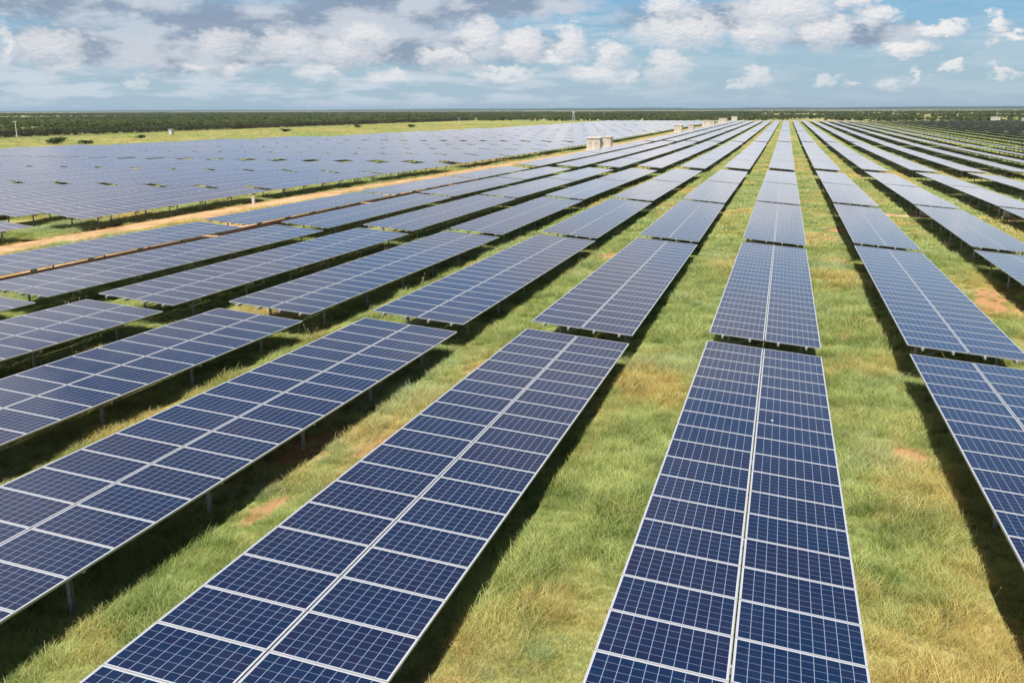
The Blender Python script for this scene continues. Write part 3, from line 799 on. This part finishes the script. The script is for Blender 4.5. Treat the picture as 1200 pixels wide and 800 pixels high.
# cabinet by the fence, marker post by the track, boxes under the tables
e = thing('fence_cabinet', 'small grey white cabinet standing in front of the dark fence', 'cabinet', G(-226, 302))
b = MB(); b.box((-.75, -.6, -.1), (.75, .6, 1.9)); obj('body', b.mesh('body', [M_GREYB]), e)
b = MB(); b.box((-.9, -.75, 1.902), (.9, .75, 2.05)); obj('cover', b.mesh('cover', [M_WHITE]), e)
b = MB(); b.box((-.6, -.64, .15), (.6, -.603, 1.75)); obj('door', b.mesh('door', [M_WHITE]), e)
e = thing('marker_post', 'short white concrete post on the grass beside the sandy track', 'post', G(-45.2, 71.0))
b = MB(); b.box((-.10, -.10, -.3), (.10, .10, .66)); obj('shaft', b.mesh('shaft', [M_WHITE]), e)
b = MB(); b.box((-.115, -.115, .662), (.115, .115, .72)); obj('cap', b.mesh('cap', [M_CONC]), e)
for nm, xx, yy_ in (('second', -0.2 + 2*PITCH_X - 0.75, 74.6), ('third', -0.2 + 3*PITCH_X - 0.75, 74.4)):
    e = thing('combiner_box', f'grey electrical box under the end of a table in the {nm} row right of centre', 'electrical box', G(xx, yy_), group='electrical boxes under the tables')
    b = MB(); b.box((-.22, -.13, .16), (.22, .13, .64)); obj('case', b.mesh('case', [M_GREYB]), e)
    b = MB(); b.box((-.19, -.155, .19), (.19, -.133, .61)); obj('door', b.mesh('door', [M_GREYB]), e)
    for s in (-1, 1):
        b = MB(); b.box((s*.16-.03, -.03, -.3), (s*.16+.03, .03, .158)); obj('leg', b.mesh('leg', [M_STEEL]), e)

# fence along the scrub
FX = -256.0
e = thing('boundary_fence', 'long dark wire fence between the yellow grass strip and the scrub', 'fence', (FX, 400, float(gz(FX, 400))))
for i in range(80):
    yy_ = 96 + i*8.0
    b = MB(); b.box((-.09, yy_-400-.09, -.3), (.09, yy_-400+.09, 2.75)); obj('fence_post', b.mesh('fence_post', [M_FENCE]), e)
b = MB()
for i in range(2130): 
    yy_ = 96.2 + i*.3 - 400; b.box((-.02, yy_, .02), (.02, yy_+.09, 2.5))
for z_ in (.1, .9, 1.7, 2.4, 2.65): b.box((.03, 96-400, z_), (.07, 736-400, z_+.05))
obj('wire_netting', b.mesh('wire_netting', [M_FENCE]), e)

# ------------------------------------------------------------------ plants
def leaf_cloud(n, rx, ry, rz_, zc, size, seed, clumps=9):
    g = np.random.default_rng(seed)
    cc = g.normal(0, 1, (clumps, 3)); cc /= np.linalg.norm(cc, axis=1)[:, None]; cc *= g.uniform(.25, .78, (clumps, 1))
    cr = g.uniform(.28, .5, clumps)
    k = g.integers(0, clumps, n)
    d = g.normal(0, 1, (n, 3)); d /= np.linalg.norm(d, axis=1)[:, None]
    p = cc[k] + d*(cr[k]*g.uniform(.55, 1.08, n)**.6)[:, None]
    p = p*np.array([rx, ry, rz_]) + np.array([0, 0, zc])
    p = p[p[:, 2] > 0.05]; n = len(p)
    a = g.normal(0, 1, (n, 3)); a /= np.linalg.norm(a, axis=1)[:, None]
    b_ = np.cross(a, g.normal(0, 1, (n, 3))); b_ /= np.linalg.norm(b_, axis=1)[:, None]
    s = (size*g.uniform(.6, 1.5, n))[:, None]
    V = np.stack([p - a*s, p + b_*s*.6, p + a*s, p - b_*s*.6], 1).reshape(-1, 3)
    F = np.arange(4*n).reshape(-1, 4)
    return V, F
def foliage_mesh(name, mat, *a, **k):
    V, F = leaf_cloud(*a, **k)
    me = bpy.data.meshes.new(name); me.from_pydata(V.tolist(), [], F.tolist()); me.materials.append(mat); return me
bush_me = [foliage_mesh('foliage', M_LEAF2, 1500, 2.3, 1.9, 1.0, .95, .13, 31+i, clumps=14) for i in range(3)]
def stem_mesh(h, sp):
    b = MB(); b.cyl((0, 0, -.2), (0, 0, h*.4), .12, .09, 7)
    for i in range(5):
        a = i*1.27; b.cyl((0, 0, h*.35), (math.cos(a)*sp, math.sin(a)*sp, h*.95), .07, .02, 6)
    return b.mesh('stem', [M_BARK])
BUSH = [(-193, 208, 1.5, 'widest dark bush on the yellow green strip beyond the tables at far left'),
        (-186, 211, 1.0, 'bush on the yellow green strip right beside the widest bush'),
        (-205, 258, 1.0, 'green bush on the yellow green strip left of the fence cabinet'),
        (-205, 350, 1.1, 'bush on the yellow green strip just right of the fence cabinet'),
        (-215, 440, 1.5, 'bush near the fence where the yellow strip narrows'),
        (-190, 452, 1.3, 'bush at the table edge where the yellow strip narrows')]
for i, (x_, y_, s_, lab) in enumerate(BUSH):
    e = thing('bush', lab, 'bush', G(x_, y_), (0, 0, i*1.3), 'bushes on the yellow grass strip'); e.scale = (s_*1.15, s_*.9, s_*.65)
    obj('foliage', bush_me[i % 3], e); obj('stem', stem_mesh(1.3, 1.2), e)

def instancer(name, pts, scl, rz_, protos_, attrs, pick, mat_label, **props):
    """one object whose geometry nodes stand plant meshes on the given points"""
    me = bpy.data.meshes.new(name); me.from_pydata(pts.tolist(), [], [])
    for nm, arr in dict(scl=scl, rz=rz_, pick=pick, **attrs).items():
        a = me.attributes.new(nm, 'FLOAT', 'POINT'); a.data.foreach_set('value', np.asarray(arr, 'f'))
    o = obj(name, me, kind='stuff', **props)
    g = bpy.data.node_groups.new(name, 'GeometryNodeTree')
    g.interface.new_socket('Geometry', in_out='INPUT', socket_type='NodeSocketGeometry')
    g.interface.new_socket('Geometry', in_out='OUTPUT', socket_type='NodeSocketGeometry')
    N, L = g.nodes, g.links
    gi, go = N.new('NodeGroupInput'), N.new('NodeGroupOutput')
    join = N.new('GeometryNodeJoinGeometry')
    def named(nm):
        n = N.new('GeometryNodeInputNamedAttribute'); n.data_type = 'FLOAT'; n.inputs['Name'].default_value = nm
        return n.outputs['Attribute']
    rot = N.new('ShaderNodeCombineXYZ'); L.new(named('rz'), rot.inputs[2])
    for k_, po in enumerate(protos_):
        oi = N.new('GeometryNodeObjectInfo'); oi.inputs['Object'].default_value = po; oi.inputs['As Instance'].default_value = True
        ip = N.new('GeometryNodeInstanceOnPoints')
        cmp_ = N.new('FunctionNodeCompare'); cmp_.data_type = 'FLOAT'; cmp_.operation = 'EQUAL'
        L.new(named('pick'), cmp_.inputs[0]); cmp_.inputs[1].default_value = float(k_); cmp_.inputs['Epsilon'].default_value = .1
        L.new(gi.outputs[0], ip.inputs['Points']); L.new(cmp_.outputs[0], ip.inputs['Selection'])
        L.new(oi.outputs['Geometry'], ip.inputs['Instance'])
        L.new(rot.outputs[0], ip.inputs['Rotation']); L.new(named('scl'), ip.inputs['Scale'])
        L.new(ip.outputs[0], join.inputs[0])
    L.new(join.outputs[0], go.inputs[0])
    md = o.modifiers.new('plants', 'NODES'); md.node_group = g
    return o
def proto_obj(me): return bpy.data.objects.new(me.name, me)       # never linked: only a source shape

def grass_clump(name, nb, rad, hlo, hhi, width, seed, wind=(0.35, 0.25)):
    g = np.random.default_rng(seed)
    r = rad*np.sqrt(g.random(nb)); a = g.random(nb)*6.283
    bx, by = r*np.cos(a), r*np.sin(a)
    h = g.uniform(hlo, hhi, nb)
    la = g.random(nb)*6.283; ln = g.uniform(.25, 1.0, nb)*h
    lx, ly = np.cos(la)*ln*.8 + wind[0]*h, np.sin(la)*ln*.8 + wind[1]*h
    wa = g.random(nb)*3.1416; wx, wy = np.cos(wa)*width/2, np.sin(wa)*width/2
    V = []; F = []
    for i in range(nb):
        b_ = len(V)
        for tt, wk in ((0, 1.0), (.4, .9), (.75, .6), (1.0, 0)):
            px, py, pz = bx[i] + lx[i]*tt*tt, by[i] + ly[i]*tt*tt, h[i]*(tt - .28*tt*tt)
            if wk: V += [(px-wx[i]*wk, py-wy[i]*wk, pz-.02), (px+wx[i]*wk, py+wy[i]*wk, pz-.02)]
            else: V.append((px, py, pz-.02))
        F += [(b_, b_+1, b_+3, b_+2), (b_+2, b_+3, b_+5, b_+4), (b_+4, b_+5, b_+6)]
    me = bpy.data.meshes.new(name); me.from_pydata(V, [], F); me.materials.append(M_BLADE); return me
def in_view(x_, y_, z_, m=70):
    d = np.stack([x_, y_, z_ - CAMZ], -1); zc = d @ np.array(fw)
    u_ = 600 + F_PX*(d @ np.array(rt))/np.maximum(zc, .1); v_ = 400 - F_PX*(d @ np.array(up))/np.maximum(zc, .1)
    return (zc > 1) & (u_ > -m-60) & (u_ < 1260+m) & (v_ < 860+m) & (v_ > 100)
def scatter(bands, seed):
    g = np.random.default_rng(seed); X, Y, Sc = [], [], []
    for x0, x1, y0, y1, dens, s0, s1 in bands:
        n = int((x1-x0)*(y1-y0)*dens); X.append(g.uniform(x0, x1, n)); Y.append(g.uniform(y0, y1, n)); Sc.append(g.uniform(s0, s1, n))
    return np.concatenate(X), np.concatenate(Y), np.concatenate(Sc), g
FINE = [proto_obj(grass_clump(f'grass_tuft', 100, .30, .08, .42, .009, 50+i, wind=(.22, .16))) for i in range(4)]
COARSE = [proto_obj(grass_clump(f'grass_tuft', 60, .60, .10, .27, .022, 60+i)) for i in range(3)]
def grass(name, bands, protos_, seed, lab):
    x_, y_, s_, g = scatter(bands, seed)
    z_ = gz(x_, y_)
    k_ = np.abs((x_ + 0.2)/PITCH_X - np.round((x_ + 0.2)/PITCH_X))*PITCH_X
    s_ = np.where((x_ > -37) & (k_ < 1.75), s_*.6, s_)      # thinner in the tables' shade
    b_ = bare(x_, y_); td = track_dist(x_, y_)
    keep = in_view(x_, y_, z_) & (g.random(len(x_)) > b_*0.86) & ((td > -0.35) | (g.random(len(x_)) < .16))
    x_, y_, z_, s_, b_ = x_[keep], y_[keep], z_[keep], s_[keep], b_[keep]
    s_ = s_*(.25 + 1.35*np.clip(fbm(x_, y_, 1.3, 2)*1.5 - .25, 0, 1))*(1 - .45*b_)
    print(name, len(x_))
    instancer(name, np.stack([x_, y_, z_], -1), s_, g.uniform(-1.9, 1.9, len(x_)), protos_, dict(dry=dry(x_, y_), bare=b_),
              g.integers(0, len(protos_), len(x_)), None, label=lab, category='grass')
grass('meadow_grass', [(-46, 22, 5, 30, 26, .6, 1.0), (-52, 24, 30, 56, 12, .7, 1.25)], FINE, 71, 'wispy green and straw grass between the nearest rows')
grass('distant_grass', [(-70, 40, 56, 100, 3.2, .9, 1.4), (-70, 60, 100, 200, .8, 1.2, 1.9), (-256, -128, 120, 560, .12, 1.2, 2.2)], COARSE, 72, 'tufted grass between the rows farther off')

SHRUB = [proto_obj(foliage_mesh('shrub', M_LEAF, 420, 2.6, 2.6, 1.7, 1.7, .30, 80+i, clumps=8)) for i in range(4)]
def shrubs(name, bands, seed, lab):
    x_, y_, s_, g = scatter(bands, seed)
    z_ = gz(x_, y_)
    keep = in_view(x_, y_, z_, 120) & (fbm(x_, y_, 70, 1) > .40 + .10*np.clip((x_+200)/200, 0, 1)) & ((x_ < -262) | (y_ > 716))
    x_, y_, z_, s_ = x_[keep], y_[keep], z_[keep], s_[keep]
    s_ = s_*(.6 + .8*fbm(x_, y_, 160, 3))
    print(name, len(x_))
    instancer(name, np.stack([x_, y_, z_-.2], -1), s_, g.uniform(0, 6.28, len(x_)), SHRUB, {}, g.integers(0, 4, len(x_)), None, label=lab, category='scrub')
shrubs('scrubland', [(-420, -258, 180, 730, .045, .6, 1.15), (-900, -420, 250, 1300, .020, .6, 1.1), (-420, 420, 716, 1300, .014, .5, 1.1)], 90, 'dark green thorn scrub covering the plain beyond the fence')
shrubs('far_scrubland', [(-2600, 900, 1300, 3000, .0040, .6, 1.25)], 91, 'hazy low scrub stretching to the horizon')

# broad-leaved weeds and dry seed stalks among the grass
def weed_mesh(seed):
    g = np.random.default_rng(seed); V = []; F = []
    for i in range(34):
        a = g.random()*6.283; r0 = g.uniform(.02, .16); zc = g.uniform(.06, .34); L = g.uniform(.03, .07); w = L*.45
        c = np.array([math.cos(a)*r0, math.sin(a)*r0, zc]); d = np.array([math.cos(a), math.sin(a), g.uniform(-.3, .5)])*L
        n = np.array([-math.sin(a), math.cos(a), 0])*w; b_ = len(V)
        V += [tuple(c), tuple(c + d*.5 + n), tuple(c + d), tuple(c + d*.5 - n)]; F.append((b_, b_+1, b_+2, b_+3))
    me = bpy.data.meshes.new('weed'); me.from_pydata(V, [], F); me.materials.append(M_LEAF2); return me
def stalk_mesh(seed):
    g = np.random.default_rng(seed); V = []; F = []
    for i in range(7):
        a = g.random()*6.283; b0 = g.normal(0, .06, 2); h = g.uniform(.35, .7); tip = np.array([b0[0]+math.cos(a)*.18, b0[1]+math.sin(a)*.18, h])
        w = .004; b_ = len(V)
        V += [(b0[0]-w, b0[1], 0), (b0[0]+w, b0[1], 0), tuple(tip + [w, 0, 0]), tuple(tip - [w, 0, 0])]; F.append((b_, b_+1, b_+2, b_+3))
        b_ = len(V); t_ = tip + np.array([math.cos(a)*.03, math.sin(a)*.03, .09])
        V += [tuple(tip), tuple((tip+t_)/2 + [.016, 0, 0]), tuple(t_), tuple((tip+t_)/2 - [.016, 0, 0])]; F.append((b_, b_+1, b_+2, b_+3))
    me = bpy.data.meshes.new('stalk'); me.from_pydata(V, [], F); me.materials.append(M_STALK); return me
M_STALK = plain('dry_stalk', (0.62, 0.50, 0.28), 0.8, 0, 0.2)
x_, y_, s_, g = scatter([(-46, 22, 5, 60, .4, .5, 1.0)], 75)
z_ = gz(x_, y_); kp = in_view(x_, y_, z_) & (bare(x_, y_) < .6) & (fbm(x_, y_, 5, 3) > .47)
x_, y_, z_, s_ = x_[kp], y_[kp], z_[kp], s_[kp]
instancer('weeds', np.stack([x_, y_, z_], -1), s_, g.uniform(0, 6.28, len(x_)), [proto_obj(weed_mesh(1)), proto_obj(weed_mesh(2)), proto_obj(stalk_mesh(3)), proto_obj(stalk_mesh(4))],
          {}, g.integers(0, 4, len(x_)), None, label='scattered broad weeds and dry stalks in the grass aisles', category='weeds')
